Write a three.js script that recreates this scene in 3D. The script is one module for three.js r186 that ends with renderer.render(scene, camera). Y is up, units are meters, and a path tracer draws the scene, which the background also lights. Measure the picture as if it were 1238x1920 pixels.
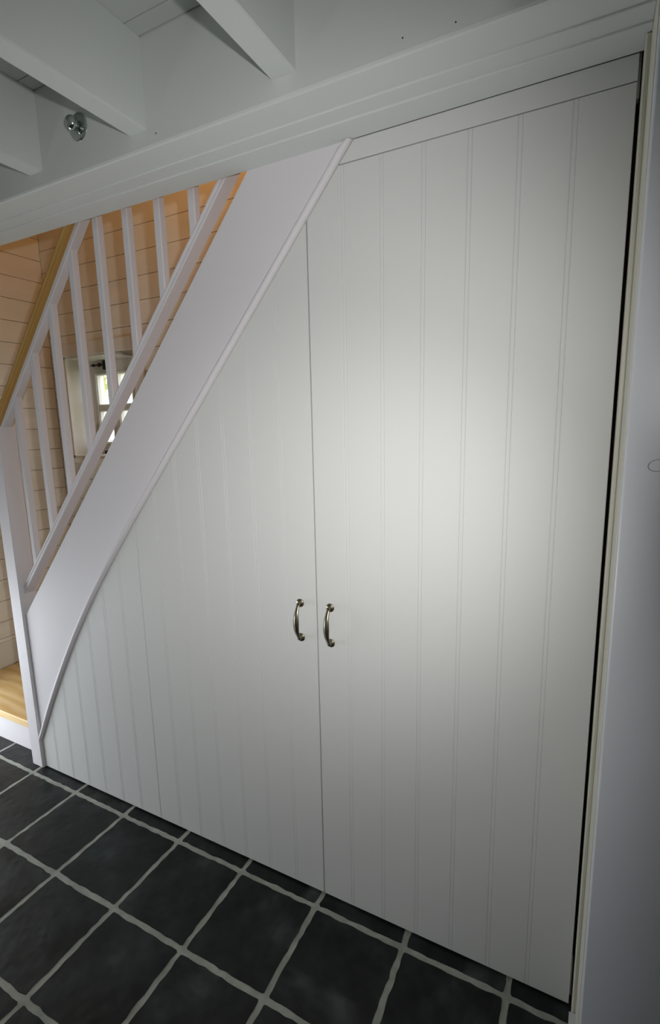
import * as THREE from 'three';
import { mergeGeometries, toCreasedNormals } from 'three/addons/utils/BufferGeometryUtils.js';
import { RectAreaLightUniformsLib } from 'three/addons/lights/RectAreaLightUniformsLib.js';

// ---------------------------------------------------------------- camera, sky, lights, exposure
const scene = new THREE.Scene();
const renderer = new THREE.WebGLRenderer({ antialias: true });
renderer.toneMapping = THREE.LinearToneMapping;
renderer.toneMappingExposure = 1.0;
renderer.shadowMap.enabled = true;
RectAreaLightUniformsLib.init();

const camera = new THREE.PerspectiveCamera(2 * Math.atan(960 / 941.05) * 180 / Math.PI, 1238 / 1920, 0.02, 60);
camera.position.set(0.6625, 1.4685, 1.1846);
camera.rotation.order = 'YXZ';
camera.rotation.set(-0.1745, 0.4775, -0.0218);
scene.add(camera);

scene.background = new THREE.Color(0.86, 0.93, 1.0);          // bright overcast sky, seen through the windows
scene.backgroundIntensity = 5;

// the photographer's flash, a hand's breadth right of and above the lens: a tall beam, its upper and lower half
[[3.3, 46, -0.13, 1.51, 0.004], [2.45, 41, -0.10, 0.78, -0.004]].forEach(([cd, deg, tx, ty, dy], i) => {
  const flash = new THREE.SpotLight(new THREE.Color(1.0, 0.985, 0.97), cd, 0, deg * Math.PI / 180, 1, 2);
  flash.position.set(0.725, 1.55 + dy, 1.14);
  flash.target.position.set(tx, ty, 0);
  flash.castShadow = true; flash.shadow.radius = 0.8; flash.name = i ? 'camera_flash_lower' : 'camera_flash_upper';
  scene.add(flash, flash.target);
});

// daylight through the low hall window in the left wall
const day = new THREE.RectAreaLight(new THREE.Color(0.88, 0.94, 1.0), 13.5, 0.74, 0.46);
day.position.set(-2.262, 0.36, 0.48);
day.lookAt(0, 0.36, 0.48);
day.name = 'hall_window_daylight';
scene.add(day);

// ---------------------------------------------------------------- helpers
let seed = 7;
const rnd = () => { seed = (seed * 1664525 + 1013904223) >>> 0; return seed / 4294967296; };
const rr = (a, b) => a + (b - a) * rnd();
const origins = new Map();
const taken = new Map();
const numbered = (n) => { const k = taken.get(n) ?? 0; taken.set(n, k + 1); return k ? `${n}_${String(k).padStart(3, '0')}` : n; };
const shadows = (m) => { m.castShadow = true; m.receiveShadow = true; return m; };
function thing(name, label, category, base, group) {
  const g = new THREE.Group(); g.name = numbered(name); g.position.set(...base); scene.add(g);
  g.userData = { label, category }; if (group) g.userData.group = group;
  origins.set(g, base); return g;
}
// a part whose geometry is written in world coordinates
function part(name, geo, mat, parent) {
  const m = shadows(new THREE.Mesh(geo, mat)); m.name = name;
  const o = origins.get(parent) ?? [0, 0, 0];
  m.position.set(-o[0], -o[1], -o[2]); origins.set(m, [0, 0, 0]); parent.add(m); return m;
}
function struct(name, geo, mat) {
  const m = shadows(new THREE.Mesh(geo, mat)); m.name = name; m.userData = { kind: 'structure' };
  origins.set(m, [0, 0, 0]); scene.add(m); return m;
}
function solo(name, geo, mat, label, category, group) {
  const m = shadows(new THREE.Mesh(geo, mat)); m.name = numbered(name); m.userData = { label, category };
  if (group) m.userData.group = group;
  origins.set(m, [0, 0, 0]); scene.add(m); return m;
}
// texture coordinates in metres from the side each face looks to; du, dv shift the pattern
function metres(g, du = 0, dv = 0, swap = false) {
  if (g.index) g = g.toNonIndexed();
  g.computeVertexNormals();
  const p = g.attributes.position, n = g.attributes.normal, uv = new Float32Array(p.count * 2);
  for (let i = 0; i < p.count; i++) {
    const ax = Math.abs(n.getX(i)), ay = Math.abs(n.getY(i)), az = Math.abs(n.getZ(i));
    let u, v;
    if (ay >= ax && ay >= az) { u = p.getX(i); v = p.getZ(i); }
    else if (az >= ax) { u = p.getX(i); v = p.getY(i); }
    else { u = p.getZ(i); v = p.getY(i); }
    uv[i * 2] = (swap ? v : u) + du; uv[i * 2 + 1] = (swap ? u : v) + dv;
  }
  g.setAttribute('uv', new THREE.BufferAttribute(uv, 2));
  return g;
}
function box(x0, x1, y0, y1, z0, z1) {
  const g = new THREE.BoxGeometry(x1 - x0, y1 - y0, z1 - z0); g.translate((x0 + x1) / 2, (y0 + y1) / 2, (z0 + z1) / 2); return g;
}
const join = (list) => mergeGeometries(list.map((g) => { const h = g.index ? g.toNonIndexed() : g; for (const k of Object.keys(h.attributes)) if (!['position', 'normal', 'uv'].includes(k)) h.deleteAttribute(k); return h; }));
const smooth = (g, a = 0.6) => toCreasedNormals(g, a);
// chamfered box
function cbox(x0, x1, y0, y1, z0, z1, c = 0.002) {
  const s = new THREE.Shape([[x0 + c, y0 + c], [x1 - c, y0 + c], [x1 - c, y1 - c], [x0 + c, y1 - c]].map((p) => new THREE.Vector2(...p)));
  const g = new THREE.ExtrudeGeometry(s, { depth: z1 - z0 - 2 * c, bevelEnabled: true, bevelThickness: c, bevelSize: c, bevelSegments: 1 });
  g.translate(0, 0, z0 + c); return g;
}
// flat outline in x, y, thickened from z0 to z1, with a fine bevel b
function slab(pts, z0, z1, b = 0) {
  const s = new THREE.Shape(pts.map((p) => new THREE.Vector2(p[0], p[1])));
  const g = new THREE.ExtrudeGeometry(s, b ? { depth: z1 - z0 - b, bevelEnabled: true, bevelThickness: b, bevelSize: b, bevelOffset: -b, bevelSegments: 1 } : { depth: z1 - z0, bevelEnabled: false });
  g.translate(0, 0, z0); return g;
}
// profile (z, y) run along x
function alongX(pts, x0, x1) {
  const s = new THREE.Shape(pts.map((p) => new THREE.Vector2(-p[0], p[1])));
  const g = new THREE.ExtrudeGeometry(s, { depth: x1 - x0, bevelEnabled: false });
  g.rotateY(Math.PI / 2); g.translate(x0, 0, 0); return g;      // shape x = -z  ->  z
}
// profile (v across the slope, z) run along the stair slope between x0 and x1; y = line(x) is the underside
const SL = 1.1536, ANG = Math.atan(SL);
function alongSlope(prof, x0, x1, y0) {
  const len = (x1 - x0) / Math.cos(ANG);
  const s = new THREE.Shape(prof.map((p) => new THREE.Vector2(-p[1], p[0])));
  const g = new THREE.ExtrudeGeometry(s, { depth: len, bevelEnabled: false });
  g.rotateY(Math.PI / 2); g.rotateZ(ANG); g.translate(x0, y0, 0); return g;
}

// ---------------------------------------------------------------- procedural textures
function lattice(n, s) { let q = s; const a = new Float32Array(n * n); for (let i = 0; i < n * n; i++) { q = (q * 1664525 + 1013904223) >>> 0; a[i] = q / 4294967296; } return a; }
const LT = lattice(64, 99);
function vnoise(x, y, px, py) {           // tiles after px, py cells
  const xi = Math.floor(x), yi = Math.floor(y), f = x - xi, h = y - yi, u = f * f * (3 - 2 * f), v = h * h * (3 - 2 * h);
  const at = (i, j) => LT[((((j % py) + py) % py) & 63) * 64 + ((((i % px) + px) % px) & 63)];
  return (at(xi, yi) * (1 - u) + at(xi + 1, yi) * u) * (1 - v) + (at(xi, yi + 1) * (1 - u) + at(xi + 1, yi + 1) * u) * v;
}
function fbm(x, y, p, o) { let s = 0, a = 0.5, k = 1; for (let i = 0; i < o; i++) { s += a * vnoise(x * k + i * 7, y * k + i * 3, p * k, p * k); a *= 0.5; k *= 2; } return s; }
function tex(n, size, fn, srgb) {
  const d = new Uint8Array(n * n * 4);
  for (let j = 0; j < n; j++) for (let i = 0; i < n; i++) { const c = fn(i / n, j / n); const o = (j * n + i) * 4; for (let k = 0; k < 3; k++) d[o + k] = Math.max(0, Math.min(255, c[k])); d[o + 3] = 255; }
  const t = new THREE.DataTexture(d, n, n); t.wrapS = t.wrapT = THREE.RepeatWrapping; t.magFilter = THREE.LinearFilter; t.minFilter = THREE.LinearFilter;
  t.repeat.set(1 / size, 1 / size); if (srgb) t.colorSpace = THREE.SRGBColorSpace; t.needsUpdate = true; return t;
}
const slateTone = (u, v) => {
  const a = fbm(u * 8, v * 8, 8, 5), b = fbm(u * 4 + 3, v * 4 + 1, 4, 3), c = vnoise(u * 63, v * 63, 63, 63);
  return 0.5 * a + 0.35 * b + 0.15 * c;
};
const slateMap = tex(1024, 1.1, (u, v) => {
  const t = slateTone(u, v), fine = fbm(u * 32 + 1, v * 32 + 9, 32, 3) - 0.44, patch = Math.max(0, fbm(u * 6 + 11, v * 6 + 4, 6, 4) - 0.47);
  const streak = Math.max(0, fbm(u * 10 + 5, v * 5 + 2, 5, 5) - 0.60), k = 23 + (t - 0.45) * 46 + fine * 26 + patch * 95 + streak * 200;
  return [k, k + 3 + patch * 12, k + 2 + patch * 14];
}, true);
const slateBump = tex(512, 1.1, (u, v) => { const k = 255 * slateTone(u, v); return [k, k, k]; });
const slateRough = tex(256, 1.1, (u, v) => { const k = 95 + 130 * fbm(u * 8 + 2, v * 8, 8, 4); return [k, k, k]; });
const groutMap = tex(256, 0.5, (u, v) => { const k = 150 + 46 * (fbm(u * 16, v * 16, 16, 4) - 0.47); return [k, k + 2, k - 7]; }, true);
const pineMap = tex(512, 0.6, (u, v) => {      // grain runs along u
  const w = v * 26 + 1.6 * fbm(u * 2, v * 4, 2, 3) * 4, ring = 0.5 + 0.5 * Math.sin(w * 2.1), fine = fbm(u * 4, v * 60, 4, 2);
  const k = 0.72 * ring + 0.5 * fine;
  return [238 - 22 * k, 210 - 32 * k, 160 - 44 * k];
}, true);
const creamMap = tex(256, 0.9, (u, v) => { const k = 0.5 - fbm(u * 4, v * 16, 4, 3); return [230 + 14 * k, 224 + 15 * k, 211 + 17 * k]; }, true);

const M = {};
const paint = (r, g, b, rough = 0.5) => { const m = new THREE.MeshPhysicalMaterial({ roughness: rough, specularIntensity: 0.55 }); m.color.setRGB(r, g, b); return m; };
M.door = paint(0.672, 0.675, 0.658, 0.62);
M.string = paint(0.725, 0.70, 0.72, 0.64);
M.beam = paint(0.66, 0.685, 0.66, 0.6);
M.joist = paint(0.66, 0.69, 0.67, 0.6);
M.jamb = paint(0.62, 0.60, 0.50, 0.45);
M.casing = paint(0.66, 0.67, 0.70, 0.3);
M.wall = paint(0.70, 0.70, 0.69, 0.8);
M.plank = new THREE.MeshStandardMaterial({ map: creamMap, roughness: 0.6 });
M.plankBack = paint(0.36, 0.30, 0.22, 0.9);
M.frame = paint(0.72, 0.68, 0.60, 0.45);
M.slate = new THREE.MeshPhysicalMaterial({ map: slateMap, bumpMap: slateBump, bumpScale: 0.004, roughnessMap: slateRough, roughness: 0.62, specularIntensity: 0.6 });
M.grout = new THREE.MeshStandardMaterial({ map: groutMap, roughness: 0.95 });
M.pine = new THREE.MeshPhysicalMaterial({ map: pineMap, roughness: 0.55, specularIntensity: 0.6 });
M.pineRail = new THREE.MeshPhysicalMaterial({ map: pineMap, roughness: 0.45, specularIntensity: 0.6 }); M.pineRail.color.setRGB(0.66, 0.56, 0.36);
M.pewter = new THREE.MeshStandardMaterial({ metalness: 1, roughness: 0.34 }); M.pewter.color.setRGB(0.30, 0.27, 0.20);
M.chrome = new THREE.MeshStandardMaterial({ metalness: 1, roughness: 0.16 }); M.chrome.color.setRGB(0.52, 0.56, 0.54);
M.iron = new THREE.MeshStandardMaterial({ metalness: 0.4, roughness: 0.6 }); M.iron.color.setRGB(0.018, 0.016, 0.014);
M.glass = new THREE.MeshPhysicalMaterial({ transmission: 1, thickness: 0, roughness: 0.02, ior: 1.5 });

// ---------------------------------------------------------------- main measures
const XL = -2.18, ZB = -0.793, XR = 2.0, ZF = 2.6, YC = 2.358, SOFFIT = 2.117, TOP = 3.6;

// ---------------------------------------------------------------- floor: slate tiles in grout
const floor = struct('floor', metres(box(XL - 0.1, XR + 0.1, -0.06, -0.0012, ZB - 0.1, ZF + 0.1)), M.grout);
{
  const P = 0.2814, GX = -1.4123, GZ = 0.0487, J = 0.0165;
  const outline = (w, d) => {           // slightly ragged edges
    const pts = [], n = Math.max(2, Math.round(w / 0.021)), m = Math.max(2, Math.round(d / 0.021)), j = () => rr(-0.0022, 0.0022);
    const c = 0.004;
    for (let i = 0; i <= n; i++) pts.push([-w / 2 + c + (w - 2 * c) * i / n, -d / 2 + j()]);
    for (let i = 0; i <= m; i++) pts.push([w / 2 + j(), -d / 2 + c + (d - 2 * c) * i / m]);
    for (let i = n; i >= 0; i--) pts.push([-w / 2 + c + (w - 2 * c) * i / n, d / 2 + j()]);
    for (let i = m; i >= 0; i--) pts.push([-w / 2 + j(), -d / 2 + c + (d - 2 * c) * i / m]);
    return pts;
  };
  const tileGeo = (w, d) => {
    const g = slab(outline(w, d), -0.0065, 0); g.rotateX(-Math.PI / 2);
    return metres(g, rr(0, 1.1), rr(0, 1.1));
  };
  const full = Array.from({ length: 14 }, () => tileGeo(P - J, P - J));
  const put = (g, x, z, turn) => {
    const m = shadows(new THREE.Mesh(g, M.slate)); m.name = 'tile'; m.position.set(x, rr(-0.0006, 0.0004), z); m.rotation.y = turn; floor.add(m);
  };
  for (let i = -3; i < 13; i++) for (let k = -1; k < 9; k++) {
    let x0 = GX + i * P + J / 2, x1 = GX + (i + 1) * P - J / 2, z0 = GZ + k * P + J / 2, z1 = GZ + (k + 1) * P - J / 2;
    const zmin = x1 < -1.47 ? -0.05 : (x0 < -1.47 && x1 > -1.47) ? -0.05 : -0.03;
    x0 = Math.max(x0, XL + 0.003); x1 = Math.min(x1, XR - 0.003); z0 = Math.max(z0, zmin); z1 = Math.min(z1, ZF - 0.003);
    if (x1 - x0 < 0.03 || z1 - z0 < 0.03) continue;
    const whole = x1 - x0 > P - J - 1e-4 && z1 - z0 > P - J - 1e-4;
    put(whole ? full[Math.floor(rnd() * full.length)] : tileGeo(x1 - x0, z1 - z0), (x0 + x1) / 2, (z0 + z1) / 2, whole ? Math.floor(rnd() * 4) * Math.PI / 2 : 0);
  }
}

// ---------------------------------------------------------------- walls
const WIN = { x0: -2.072, x1: -1.50, xs: -1.66, y0: 1.30, y1: 1.878, zs: -0.97 };
const HW = { z0: 0.06, z1: 0.90, y0: 0.08, y1: 0.64 };
// one row of planks, cut where an opening lies
function rows(wall, axis, face, a0, a1, first, pitch, hole) {
  for (let y = first; y < TOP; y += pitch) {
    const y0 = y + 0.0015, y1 = Math.min(y + pitch - 0.0015, TOP);
    if (y1 < 0.01) continue;
    const lo = Math.max(y0, 0.001);
    const put = (b0, b1, c0 = lo, c1 = y1) => {
      if (b1 - b0 < 0.004 || c1 - c0 < 0.004) return;
      const g = axis === 'x' ? box(b0, b1, c0, c1, face - 0.012, face) : box(face - 0.012, face, c0, c1, b0, b1);
      part('plank', metres(g, rr(0, 3), rr(0, 3)), M.plank, wall);
    };
    if (y1 > hole.y0 && lo < hole.y1) {
      put(a0, hole.a0); put(hole.a1, a1);
      if (lo < hole.y0) put(hole.a0, hole.a1, lo, hole.y0);
      if (y1 > hole.y1) put(hole.a0, hole.a1, hole.y1, y1);
    } else put(a0, a1);
  }
}
const around = (axis, a0, a1, h, f0, f1) => {
  const b = (p, q, y0, y1) => axis === 'x' ? box(p, q, y0, y1, f0, f1) : box(f0, f1, y0, y1, p, q);
  return join([b(a0, h.a0, 0, TOP), b(h.a1, a1, 0, TOP), b(h.a0, h.a1, 0, h.y0), b(h.a0, h.a1, h.y1, TOP)]);
};
const hB = { a0: WIN.x0, a1: WIN.x1, y0: WIN.y0, y1: WIN.y1 }, hL = { a0: HW.z0, a1: HW.z1, y0: HW.y0, y1: HW.y1 };
const wallBack = struct('wall_back', around('x', XL - 0.26, 1.3, hB, ZB - 0.26, ZB - 0.0125), M.plankBack);
rows(wallBack, 'x', ZB, XL + 0.001, 1.2, 1.993 - 17 * 0.117 - 0.117, 0.117, hB);
const wallLeft = struct('wall_left', around('z', ZB - 0.0125, ZF, hL, XL - 0.26, XL - 0.0125), M.plankBack);
rows(wallLeft, 'z', XL, ZB + 0.001, ZF - 0.001, 1.940 - 16 * 0.1168 - 0.1168, 0.1168, hL);
struct('wall_front', box(XL - 0.26, XR + 0.2, 0, YC + 0.05, ZF, ZF + 0.15), M.wall);
struct('wall_right', box(XR, XR + 0.2, 0, YC + 0.05, 0.19, ZF), M.wall);
struct('wall_back_right', box(0.862, XR + 0.2, 0, YC + 0.05, 0.0, 0.19), M.wall);
struct('wall_cupboard_end', box(0.742, 0.86, 0, YC + 0.05, ZB, 0.0), M.wall);
struct('wall_stair_upper_front', box(XL, 1.3, YC + 0.05, TOP, 0.0, 0.12), M.wall);
struct('wall_stair_upper_right', box(1.2, 1.3, YC + 0.05, TOP, ZB, 0.0), M.wall);
struct('wall_stair_lower_right', box(1.2, 1.3, 0, YC + 0.05, ZB, 0.0), M.wall);
struct('ceiling_stairwell', box(XL - 0.26, 1.3, TOP, TOP + 0.1, ZB - 0.26, 0.12), M.wall);

// skirting of the stair landing, with a slim capping
const skirt = struct('baseboard_left', metres(cbox(XL + 0.0005, XL + 0.018, 0.172, 0.312, ZB + 0.002, 0.04, 0.002)), M.frame);
part('capping', metres(cbox(XL + 0.0005, XL + 0.015, 0.313, 0.331, ZB + 0.002, 0.04, 0.003)), M.plank, skirt);

// ---------------------------------------------------------------- ceiling: boards above joists
const ceiling = struct('ceiling', join([box(XL - 0.26, XR + 0.2, YC + 0.0125, YC + 0.05, 0.19, ZF + 0.1), box(XL - 0.26, XR + 0.2, YC + 0.03, YC + 0.05, 0.0, 0.19)]), M.joist);
for (let z = 0.235 - 0.117; z < ZF; z += 0.117) {
  const z0 = Math.max(z, 0.192) + 0.0014, z1 = Math.min(z + 0.117, ZF) - 0.0014;
  if (z1 - z0 > 0.01) part('board', metres(box(XL, XR, YC, YC + 0.012, z0, z1)), M.joist, ceiling);
}

// ---------------------------------------------------------------- beam above the cupboard
{
  const S = SOFFIT;       // underside of three lapped boards, each step a few millimetres
  const prof = [[0.0008, S + 0.0008], [0.0016, S], [0.0700, S], [0.0712, S + 0.0012], [0.0712, S + 0.0042], [0.1120, S + 0.0042], [0.1132, S + 0.0054], [0.1132, S + 0.0084], [0.184, S + 0.0084], [0.1885, S + 0.0104], [0.19, S + 0.0150], [0.19, YC + 0.028], [0.0008, YC + 0.028]];
  const beam = solo('ceiling_beam', metres(alongX(prof, XL + 0.001, 0.7143)), M.beam, 'long white painted beam with a stepped underside above the cupboard doors', 'beam');
  for (const [x, y] of [[-0.292, 2.151], [0.317, 2.152], [0.413, 2.145]]) {
    const n = new THREE.CylinderGeometry(0.0013, 0.0013, 0.0012, 8); n.rotateX(Math.PI / 2); n.translate(x, y, 0.1905);
    part('nail_head', n, M.iron, beam);
  }
}
[[-1.177, 'white ceiling joist between the round metal knob and the left wall'], [-0.771, 'white ceiling joist with the round metal knob just beside it on the right'], [-0.379, 'white ceiling joist meeting the beam above the stair balusters'], [0.034, 'white ceiling joist meeting the beam above the sloping stringer'], [0.447, 'white ceiling joist over the tall cupboard door']].forEach(([x, label]) => {
  const y0 = 2.165, w = 0.058, c = 0.003;
  const s = [[x + c, y0], [x + w - c, y0], [x + w, y0 + c], [x + w, YC - 0.0005], [x, YC - 0.0005], [x, y0 + c]];
  solo('ceiling_joist', metres(slab(s, 0.1902, ZF - 0.001)), M.joist, label, 'joist', 'ceiling joists');
});

// ---------------------------------------------------------------- jamb and casing right of the doors
struct('trim_1', metres(cbox(0.7068, 0.741, 0, SOFFIT - 0.001, -0.06, 0.05, 0.0015)), M.jamb);
struct('trim_2', metres(cbox(0.7148, 0.741, 0, YC + 0.0105, 0.0505, 0.176, 0.001)), M.jamb);
{
  const r = 0.006, p = [[0.861, 0.1765], [0.861, 0.193]];
  for (let i = 0; i <= 5; i++) { const a = Math.PI / 2 + i / 5 * Math.PI / 2; p.push([0.7165 + r + r * Math.cos(a), 0.193 - r + r * Math.sin(a)]); }
  p.push([0.7165, 0.1765]);
  const s = new THREE.Shape(p.map((q) => new THREE.Vector2(q[0], -q[1])));
  const g = new THREE.ExtrudeGeometry(s, { depth: YC - 0.001, bevelEnabled: false }); g.rotateX(-Math.PI / 2);
  const cas = struct('trim_3', smooth(g, 0.5), M.casing);
  const plug = new THREE.RingGeometry(0.0098, 0.0105, 28, 1); plug.scale(1.28, 0.95, 1); plug.rotateZ(0.25); plug.translate(0.7645, 1.388, 0.1932);
  part('screw_plug_rim', plug, M.iron, cas);
}
struct('trim_4', metres(cbox(0.7005, 0.7145, 0.0005, 0.055, 0.055, 0.176, 0.0015)), M.casing);

// ---------------------------------------------------------------- cupboard front under the stairs
const LOW = [[0.60, 2.6605], [0.128, 2.116], [-0.70, 1.157], [-0.889, 0.927], [-0.986, 0.799], [-1.083, 0.660], [-1.176, 0.514], [-1.287, 0.327], [-1.379, 0.158], [-1.397, 0.123]];
function low(x) { for (let i = 0; i < LOW.length - 1; i++) if (x <= LOW[i][0] && x >= LOW[i + 1][0]) { const t = (x - LOW[i + 1][0]) / (LOW[i][0] - LOW[i + 1][0]); return LOW[i + 1][1] + t * (LOW[i][1] - LOW[i + 1][1]); } return x > 0 ? 9 : 0.123; }
const DTOP = 2.0705, DBOT = 0.006;
function boardOutline(x0, x1, top = DTOP, drop = 0.002) {
  const pts = [[x0, DBOT], [x1, DBOT]], xs = [x1];
  for (const [x] of LOW) if (x < x1 && x > x0) xs.push(x);
  const xt = 0.128 + (top + drop - 2.116) / SL;       // where the slope meets the door's head
  if (xt < x1 && xt > x0) xs.push(xt);
  xs.push(x0); xs.sort((a, b) => b - a);
  for (const x of xs) pts.push([x, Math.min(top, low(x) - drop)]);
  return pts;
}
const cup = thing('under_stair_cupboard', 'white grooved cupboard front with two doors under the stairs', 'cupboard', [-0.35, 0, -0.02]);
function boarded(name, label, x0, x1, grooves) {
  const t = part(name, metres(slab(boardOutline(x0 + 0.0004, x1 - 0.0004), -0.02, -0.0016)), M.door, cup);
  t.userData.label = label;
  const V = 0.0045, e = [x0, ...grooves.flatMap((g) => [g - V, g + V]), x1];
  for (let i = 0; i < e.length; i += 2) part('board', metres(slab(boardOutline(e[i], e[i + 1]), -0.0016, 0, 0.0013)), M.door, t);
  for (const g of grooves) part('bead_strip', metres(slab(boardOutline(g - V + 0.0001, g + V - 0.0001), -0.0016, -0.0001, 0.0012)), M.door, t);
  return t;
}
const seq = (a, n) => Array.from({ length: n }, (_, i) => a + i * 0.1);
boarded('side_panel', 'fixed white grooved panel beside the newel post', -1.3965, -0.7008, seq(-1.3, 6));
const doorL = boarded('door', 'white grooved door with a sloping top', -0.6992, -0.0018, seq(-0.6, 6));
const doorR = boarded('door', 'tall white grooved door beside the jamb', 0.0018, 0.7, seq(0.1, 6));
function pull(door, x) {
  const yc = 0.9085, h = 0.0525;
  const curve = new THREE.CatmullRomCurve3([[h, 0.003], [h - 0.002, 0.010], [h - 0.012, 0.0165], [0.026, 0.0228], [0.010, 0.0252], [-0.010, 0.0252], [-0.026, 0.0228], [-h + 0.012, 0.0165], [-h + 0.002, 0.010], [-h, 0.003]].map(([y, z]) => new THREE.Vector3(x, yc + y, z)));
  const N = 40, R = 12, pos = [], idx = [];
  for (let i = 0; i <= N; i++) {
    const t = i / N, p = curve.getPointAt(t), d = curve.getTangentAt(t), side = new THREE.Vector3(1, 0, 0), up = new THREE.Vector3().crossVectors(d, side).normalize();
    const mid = Math.exp(-Math.pow((t - 0.5) / 0.24, 2)), a = 0.0047 + 0.0036 * mid, b = 0.0032 + 0.0016 * mid;
    for (let k = 0; k < R; k++) { const q = k / R * 2 * Math.PI; const v = p.clone().addScaledVector(side, a * Math.cos(q)).addScaledVector(up, b * Math.sin(q)); pos.push(v.x, v.y, v.z); }
  }
  for (let i = 0; i < N; i++) for (let k = 0; k < R; k++) { const a = i * R + k, b = i * R + (k + 1) % R, c = a + R, d = b + R; idx.push(a, b, c, b, d, c); }
  const g = new THREE.BufferGeometry(); g.setAttribute('position', new THREE.Float32BufferAttribute(pos, 3)); g.setIndex(idx); g.computeVertexNormals();
  g.deleteAttribute('uv');
  const list = [g];
  for (const s of [-1, 1]) {
    const ro = new THREE.LatheGeometry([[0, 0.0062], [0.004, 0.006], [0.0075, 0.0045], [0.0085, 0.0036], [0.0105, 0.0034], [0.0122, 0.0018], [0.0124, 0]].map((p) => new THREE.Vector2(...p)).reverse(), 28);
    ro.rotateX(Math.PI / 2); ro.translate(x, yc + s * h, 0.0001);
    const st = new THREE.CylinderGeometry(0.0042, 0.0055, 0.010, 14); st.rotateX(Math.PI / 2); st.translate(x, yc + s * h, 0.008);
    for (const q of [ro, st]) { q.deleteAttribute('uv'); list.push(q); }
  }
  part('handle', join(list), M.pewter, door).userData.label = 'brushed pewter bow handle on round rosettes';
}
pull(doorL, -0.0535); pull(doorR, 0.0438);
{
  const b = 2.0725, t = SOFFIT - 0.0006, f = (y) => 0.128 + (y - 2.116) / SL + 0.003;
  part('head_rail', metres(slab([[f(b), b], [0.7, b], [0.7, t], [f(t), t]], -0.02, 0, 0.0008)), M.door, cup);
  part('added_light_block', metres(slab([[f(b) - 0.02, b - 0.02], [0.705, b - 0.02], [0.705, 2.2], [f(b) + 0.08, 2.2]], -0.0395, -0.0215)), M.door, cup);  // unseen board added to stop stairwell lamplight leaking over the head rail
}
part('plinth', metres(box(-1.395, 0.704, 0.0006, 0.09, -0.06, -0.032)), M.door, cup);

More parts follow.
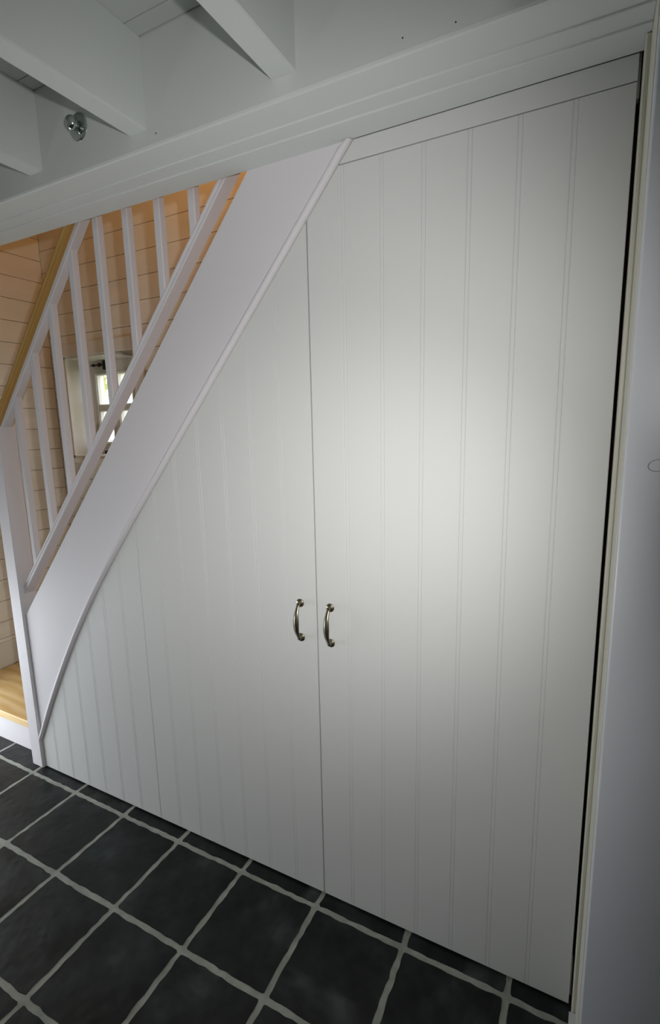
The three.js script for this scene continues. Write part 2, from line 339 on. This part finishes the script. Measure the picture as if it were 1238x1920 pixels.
// ---------------------------------------------------------------- staircase
const stair = thing('staircase', 'white staircase with pine treads, pine handrail and square balusters', 'staircase', [-1.43, 0, -0.4]);
{
  // stringer with its rounded lower bead
  const topY = (x) => 2.113 + SL * (x + 0.174);
  const pts = [[-1.3965, 0.125]];
  for (let i = LOW.length - 2; i >= 0; i--) pts.push([LOW[i][0], LOW[i][1] + 0.001]);
  pts.push([0.60, topY(0.6)], [-1.3965, topY(-1.3965)]);
  const str = part('stringer', metres(slab(pts, -0.04, 0.0012, 0.002)), M.string, stair);
  const c = new THREE.CatmullRomCurve3([[-1.392, 0.136], ...LOW.slice(1, -1).reverse()].map(([x, y], i, a) => {
    const p = a[Math.max(0, i - 1)], q = a[Math.min(a.length - 1, i + 1)], dx = q[0] - p[0], dy = q[1] - p[1], l = Math.hypot(dx, dy), o = 0.0095;
    return new THREE.Vector3(x - dy / l * o, y + dx / l * o, 0.0015);
  }), false, 'centripetal');
  const N = 90, prof = []; for (let k = 0; k <= 10; k++) prof.push([Math.cos(k / 10 * Math.PI) * 0.0095, Math.sin(k / 10 * Math.PI) * 0.0105]);
  const pos = [], idx = [], z = new THREE.Vector3(0, 0, 1);
  for (let i = 0; i <= N; i++) {
    const p = c.getPointAt(i / N), d = c.getTangentAt(i / N), n = new THREE.Vector3().crossVectors(z, d).normalize();
    for (const [a, b] of prof) { const v = p.clone().addScaledVector(n, a).addScaledVector(z, b); pos.push(v.x, Math.min(v.y, SOFFIT - 0.001), v.z); }
  }
  const R = prof.length;
  for (let i = 0; i < N; i++) for (let k = 0; k < R - 1; k++) { const a = i * R + k; idx.push(a, a + 1, a + R, a + 1, a + R + 1, a + R); }
  const g = new THREE.BufferGeometry(); g.setAttribute('position', new THREE.Float32BufferAttribute(pos, 3)); g.setIndex(idx); g.computeVertexNormals();
  part('bead_moulding', g, M.string, str);

  // newel post
  const ny = (x) => 3.0945 + SL * x;
  part('newel_post', metres(slab([[-1.467, 0.0005], [-1.3975, 0.0005], [-1.3975, ny(-1.3975)], [-1.467, ny(-1.467)]], -0.058, 0.012, 0.0025)), M.string, stair);

  // base rail: two rounded lips with a groove on the front, flat underside
  const base = [[0, -0.0105], [0.0012, -0.0088], [0.0030, -0.0080], [0.0060, -0.0080], [0.0078, -0.0090], [0.0085, -0.0105], [0.0130, -0.0105], [0.0138, -0.0090], [0.0155, -0.0080], [0.0195, -0.0080], [0.0215, -0.0088], [0.0225, -0.0105], [0.0225, -0.0500], [0.0205, -0.0520], [0.0020, -0.0520], [0, -0.0500]];
  const baseY = (x) => 2.408 + SL * x;
  part('base_rail', metres(alongSlope(base, -1.3965, 0.25, baseY(-1.3965))), M.string, stair);
  // handrail: white sub-rail below the moulded pine rail
  const railY = (x) => 3.095 + SL * x;
  const sub = [[0, -0.0155], [0.002, -0.0135], [0.0165, -0.0135], [0.0165, -0.0465], [0.002, -0.0465], [0, -0.0445]];
  part('sub_rail', metres(alongSlope(sub, -1.50, 0.25, railY(-1.50))), M.string, stair);
  const hp = [[0.0170, -0.006], [0.0170, -0.0005], [0.0200, 0.0028], [0.0265, 0.0030], [0.0295, 0.0000], [0.0310, -0.0025], [0.0330, 0.0005], [0.0385, 0.0030], [0.0450, 0.0010], [0.0500, -0.0060], [0.0530, -0.0200], [0.0530, -0.0400], [0.0500, -0.0540], [0.0450, -0.0610], [0.0385, -0.0630], [0.0330, -0.0605], [0.0310, -0.0575], [0.0295, -0.0600], [0.0265, -0.0630], [0.0200, -0.0628], [0.0170, -0.0595]];
  const hg = alongSlope(hp, -1.51, 0.25, railY(-1.51));
  const pr = hg.attributes.position, uv = hg.attributes.uv;
  for (let i = 0; i < pr.count; i++) { const x = pr.getX(i), y = pr.getY(i); uv.setXY(i, (x * Math.cos(ANG) + y * Math.sin(ANG)) * 0.5, (-x * Math.sin(ANG) + y * Math.cos(ANG)) + pr.getZ(i)); }
  part('handrail', smooth(hg, 0.7), M.pineRail, stair).userData.label = 'moulded pine handrail';

  // balusters
  for (let i = 0; i < 12; i++) {
    const x = -1.3135 + i * 0.1333, w = 0.0125, y0 = baseY(x) + 0.0346, y1 = railY(x) - 0.0003;
    const s = new THREE.Shape([[-w + 0.0025, -w], [w - 0.0025, -w], [w, -w + 0.0025], [w, w - 0.0025], [w - 0.0025, w], [-w + 0.0025, w], [-w, w - 0.0025], [-w, -w + 0.0025]].map((p) => new THREE.Vector2(...p)));
    const gg = new THREE.ExtrudeGeometry(s, { depth: 1, bevelEnabled: false }); gg.rotateX(-Math.PI / 2);
    const q = gg.attributes.position;
    for (let k = 0; k < q.count; k++) q.setXYZ(k, x + q.getX(k), (q.getY(k) > 0.5 ? y1 : y0) + SL * q.getX(k), -0.03 + q.getZ(k));
    part('baluster', metres(gg), M.string, stair);
  }

  // landing and flight
  const nose = slab([[-2.1615, 0.02], [-1.4675, 0.02], [-1.4675, 0.0585], [-1.402, 0.0585], [-1.402, 0.789], [-2.1615, 0.789]], 0, 0.031, 0.004);
  nose.rotateX(-Math.PI / 2); nose.translate(0, 0.14, 0);
  part('tread', metres(nose, 0.1, 0.2), M.pine, stair);
  part('riser', metres(box(-2.1615, -1.4675, 0.0005, 0.1395, -0.06, -0.045)), M.string, stair);
  for (let k = 1; k <= 11; k++) {
    const x = -1.395 + 0.1734 * (k - 1), y = 0.17 + 0.2 * k;
    part('riser', metres(box(x, x + 0.014, y - 0.2 + 0.0015, y - 0.0285, -0.789, -0.0415)), M.string, stair);
    part('tread', metres(cbox(x - 0.02, x + 0.1734 + (k === 11 ? 0.3 : 0), y - 0.028, y, -0.789, -0.0415, 0.003), rr(0, 2), rr(0, 2), true), M.pine, stair);
  }
}

// ---------------------------------------------------------------- stairwell window
{
  const sp = new THREE.ExtrudeGeometry(new THREE.Shape([[WIN.x1, -ZB], [WIN.x1, 0.045 - WIN.zs], [WIN.xs, 0.045 - WIN.zs], [WIN.xs, -WIN.zs]].map((p) => new THREE.Vector2(...p))), { depth: WIN.y1 - WIN.y0, bevelEnabled: false });
  sp.rotateX(-Math.PI / 2); sp.translate(0, WIN.y0, 0);
  const splay = metres(sp);
  const w = struct('window_1', join([
    metres(box(WIN.x0, WIN.x0 + 0.012, WIN.y0, WIN.y1, WIN.zs + 0.001, ZB + 0.001)), splay,
    metres(box(WIN.x0, WIN.xs, WIN.y1 - 0.012, WIN.y1, WIN.zs + 0.001, ZB + 0.001)), metres(box(WIN.x0, WIN.xs, WIN.y0, WIN.y0 + 0.014, WIN.zs + 0.001, ZB + 0.001)),
  ]), M.frame);
  w.userData.kind = 'structure';
  part('casing', metres(cbox(WIN.x0 - 0.068, WIN.x0 + 0.004, WIN.y0 - 0.06, WIN.y1 + 0.068, ZB + 0.0005, ZB + 0.014, 0.003)), M.frame, w);
  part('casing', metres(cbox(WIN.x1 - 0.004, WIN.x1 + 0.068, WIN.y0 - 0.06, WIN.y1 + 0.068, ZB + 0.0005, ZB + 0.014, 0.003)), M.frame, w);
  part('casing', metres(cbox(WIN.x0 + 0.0045, WIN.x1 - 0.0045, WIN.y1 - 0.004, WIN.y1 + 0.066, ZB + 0.0005, ZB + 0.0135, 0.003)), M.frame, w);
  part('window_sill', metres(cbox(WIN.x0 - 0.03, WIN.x1 + 0.03, WIN.y0 - 0.028, WIN.y0 - 0.001, ZB + 0.0005, ZB + 0.045, 0.004)), M.frame, w);
  const z0 = WIN.zs - 0.045, z1 = WIN.zs;
  const P = { l: [-2.026, -1.918], r: [-1.846, -1.736], t: [1.613, 1.786], b: [1.387, 1.570] };
  part('sash_frame', metres(join([
    box(WIN.x0, P.l[0], WIN.y0, WIN.y1, z0, z1), box(P.l[1], P.r[0], WIN.y0, WIN.y1, z0, z1), box(P.r[1], WIN.xs - 0.0005, WIN.y0, WIN.y1, z0, z1),
    ...[P.l, P.r].flatMap(([a, b]) => [box(a, b, P.t[1], WIN.y1, z0, z1), box(a, b, WIN.y0, P.b[0], z0, z1)]),
  ])), M.frame, w);
  for (const [a, b] of [P.l, P.r]) part('glazing_bar', metres(cbox(a, b, P.b[1], P.t[0], z0 + 0.004, z1 + 0.004, 0.006)), M.frame, w);
  for (const [a, b] of [P.l, P.r]) part('stile_moulding', metres(join([cbox(a - 0.016, a - 0.003, P.b[0] - 0.016, P.t[1] + 0.016, z1, z1 + 0.008, 0.003), cbox(b + 0.003, b + 0.016, P.b[0] - 0.016, P.t[1] + 0.016, z1, z1 + 0.008, 0.003), cbox(a - 0.003, b + 0.003, P.t[1] + 0.003, P.t[1] + 0.016, z1, z1 + 0.008, 0.003), cbox(a - 0.003, b + 0.003, P.b[0] - 0.016, P.b[0] - 0.003, z1, z1 + 0.008, 0.003)])), M.frame, w);
  for (const [a, b] of [P.l, P.r]) for (const [c, d] of [P.t, P.b]) part('pane', box(a, b, c, d, z0 + 0.02, z0 + 0.023), M.glass, w);

  // iron bar with a spear tip, and the little catch on the sill
  const bar = new THREE.LatheGeometry([[0, 0], [0.004, 0.012], [0.0095, 0.032], [0.004, 0.05], [0.0045, 0.056], [0.004, 0.062], [0.0105, 0.074], [0.0135, 0.084], [0.0105, 0.094], [0.005, 0.1], [0.005, 0.155], [0, 0.156]].map((p) => new THREE.Vector2(...p)), 12);
  bar.rotateZ(-Math.PI / 2); bar.scale(1, 1, 0.6); bar.translate(-2.05, 1.842, WIN.zs + 0.022);
  const iron = solo('window_bolt', bar, M.iron, 'black wrought-iron bolt with a spear tip above the small window panes', 'bolt');
  part('bracket', metres(cbox(-1.935, -1.915, 1.812, 1.865, WIN.zs + 0.0005, WIN.zs + 0.03, 0.003)), M.iron, iron);
  solo('window_catch', metres(cbox(-1.985, -1.945, WIN.y0 + 0.0145, WIN.y0 + 0.034, WIN.zs + 0.012, WIN.zs + 0.032, 0.004)), M.iron, 'small dark metal catch lying on the inner sill of the stair window', 'catch');
}

// hall window in the left wall, outside the picture, that lights the stair foot
{
  const x0 = XL - 0.14, x1 = XL - 0.09, f = 0.05;
  const w = struct('window_2', metres(join([box(x0, x1, HW.y0, HW.y1, HW.z0, HW.z0 + f), box(x0, x1, HW.y0, HW.y1, HW.z1 - f, HW.z1), box(x0, x1, HW.y0, HW.y0 + f, HW.z0 + f, HW.z1 - f), box(x0, x1, HW.y1 - f, HW.y1, HW.z0 + f, HW.z1 - f)])), M.frame);
  part('glazing_bar', metres(box(x0, x1, HW.y0 + f, HW.y1 - f, 0.465, 0.495)), M.frame, w);
  part('pane', box(x0 + 0.02, x0 + 0.024, HW.y0 + f, HW.y1 - f, HW.z0 + f, 0.465), M.glass, w);
  part('pane', box(x0 + 0.02, x0 + 0.024, HW.y0 + f, HW.y1 - f, 0.495, HW.z1 - f), M.glass, w);
}

// ---------------------------------------------------------------- round knob on the beam
{
  const k = thing('beam_knob', 'round chrome ball knob on a disc plate fixed to the white beam', 'knob', [-0.555, 2.232, 0.19]);
  const pl = new THREE.LatheGeometry([[0, 0.006], [0.012, 0.0058], [0.024, 0.005], [0.031, 0.003], [0.033, 0.0003]].map((p) => new THREE.Vector2(...p)).reverse(), 36); pl.rotateX(Math.PI / 2); pl.translate(-0.555, 2.232, 0.19);
  part('backplate', pl, M.chrome, k);
  const st = new THREE.CylinderGeometry(0.008, 0.010, 0.010, 18); st.rotateX(Math.PI / 2); st.translate(-0.555, 2.232, 0.198);
  part('stem', st, M.chrome, k);
  const b = new THREE.SphereGeometry(0.0175, 28, 18); b.scale(1, 1, 0.85); b.translate(-0.555, 2.232, 0.210);
  part('ball', b, M.chrome, k);
}

// ---------------------------------------------------------------- warm lamp hanging in the stairwell
{
  const x = -0.75, y = 3.05, z = -0.42;
  const l = thing('pendant_lamp', 'warm bare bulb hanging in the stairwell above the beam', 'lamp', [x, TOP, z]);
  const cord = new THREE.CylinderGeometry(0.003, 0.003, TOP - y - 0.08, 8); cord.translate(x, (TOP + y + 0.08) / 2, z); part('cord', cord, M.iron, l);
  const so = new THREE.CylinderGeometry(0.016, 0.02, 0.05, 16); so.translate(x, y + 0.06, z); part('socket', so, M.iron, l);
  const bm = new THREE.MeshStandardMaterial({ color: 0xffffff, roughness: 0.5, emissive: new THREE.Color(1, 0.6, 0.25), emissiveIntensity: 4 });
  const bu = new THREE.SphereGeometry(0.036, 20, 14); bu.translate(x, y, z); part('bulb', bu, bm, l);
  const p = new THREE.PointLight(new THREE.Color(1.0, 0.43, 0.065), 0.42); p.position.set(x, y, z); p.castShadow = true; p.name = 'stairwell_lamp_light'; scene.add(p);
}

// ---------------------------------------------------------------- outside the stair window
{
  const gm = new THREE.MeshStandardMaterial({ roughness: 1 }); gm.color.setRGB(0.22, 0.26, 0.12);
  struct('ground_outside', box(-14, 4, -0.35, -0.25, -14, ZB - 0.5), gm);
  const wm = paint(0.82, 0.84, 0.86, 0.8);
  const h = thing('garden_shed', 'white boarded garden shed seen through the small stair window', 'shed', [-5.4, -0.25, -4.2]);
  for (let i = 0; i < 11; i++) part('board', box(-6.9, -4.2, -0.24 + i * 0.17, -0.08 + i * 0.17, -4.5, -4.2), wm, h);
  const rf = new THREE.CylinderGeometry(0.45, 0.45, 2.8, 3); rf.rotateZ(Math.PI / 2); rf.rotateX(Math.PI / 2 * 0); rf.scale(1, 0.6, 1.2); rf.translate(-5.55, 1.75, -4.35);
  part('roof', rf, paint(0.5, 0.52, 0.55, 0.9), h);
  const tr = thing('garden_tree', 'pale leafy tree behind the shed seen through the small stair window', 'tree', [-7.6, -0.25, -6.2]);
  const bark = paint(0.2, 0.15, 0.1, 0.9), leafM = new THREE.MeshStandardMaterial({ roughness: 0.9, side: THREE.DoubleSide }); leafM.color.setRGB(0.62, 0.60, 0.30);
  const tk = new THREE.CylinderGeometry(0.1, 0.16, 2.2, 10); tk.translate(-7.6, 0.85, -6.2); part('trunk', tk, bark, tr);
  const leaf = new THREE.PlaneGeometry(0.16, 0.1), mats = []; const q = new THREE.Matrix4(), e = new THREE.Euler();
  const list = [];
  for (let i = 0; i < 2600; i++) {
    const a = rr(0, 6.283), t = Math.acos(rr(-1, 1)), r = 1.75 * Math.cbrt(rnd());
    const g = leaf.clone(); g.applyMatrix4(q.makeRotationFromEuler(e.set(rr(0, 6), rr(0, 6), rr(0, 6)))); g.translate(-7.6 + r * Math.sin(t) * Math.cos(a), 2.9 + 0.9 * r * Math.cos(t), -6.2 + r * Math.sin(t) * Math.sin(a)); list.push(g);
  }
  part('foliage', join(list), leafM, tr).userData.kind = 'stuff';
}

renderer.render(scene, camera);
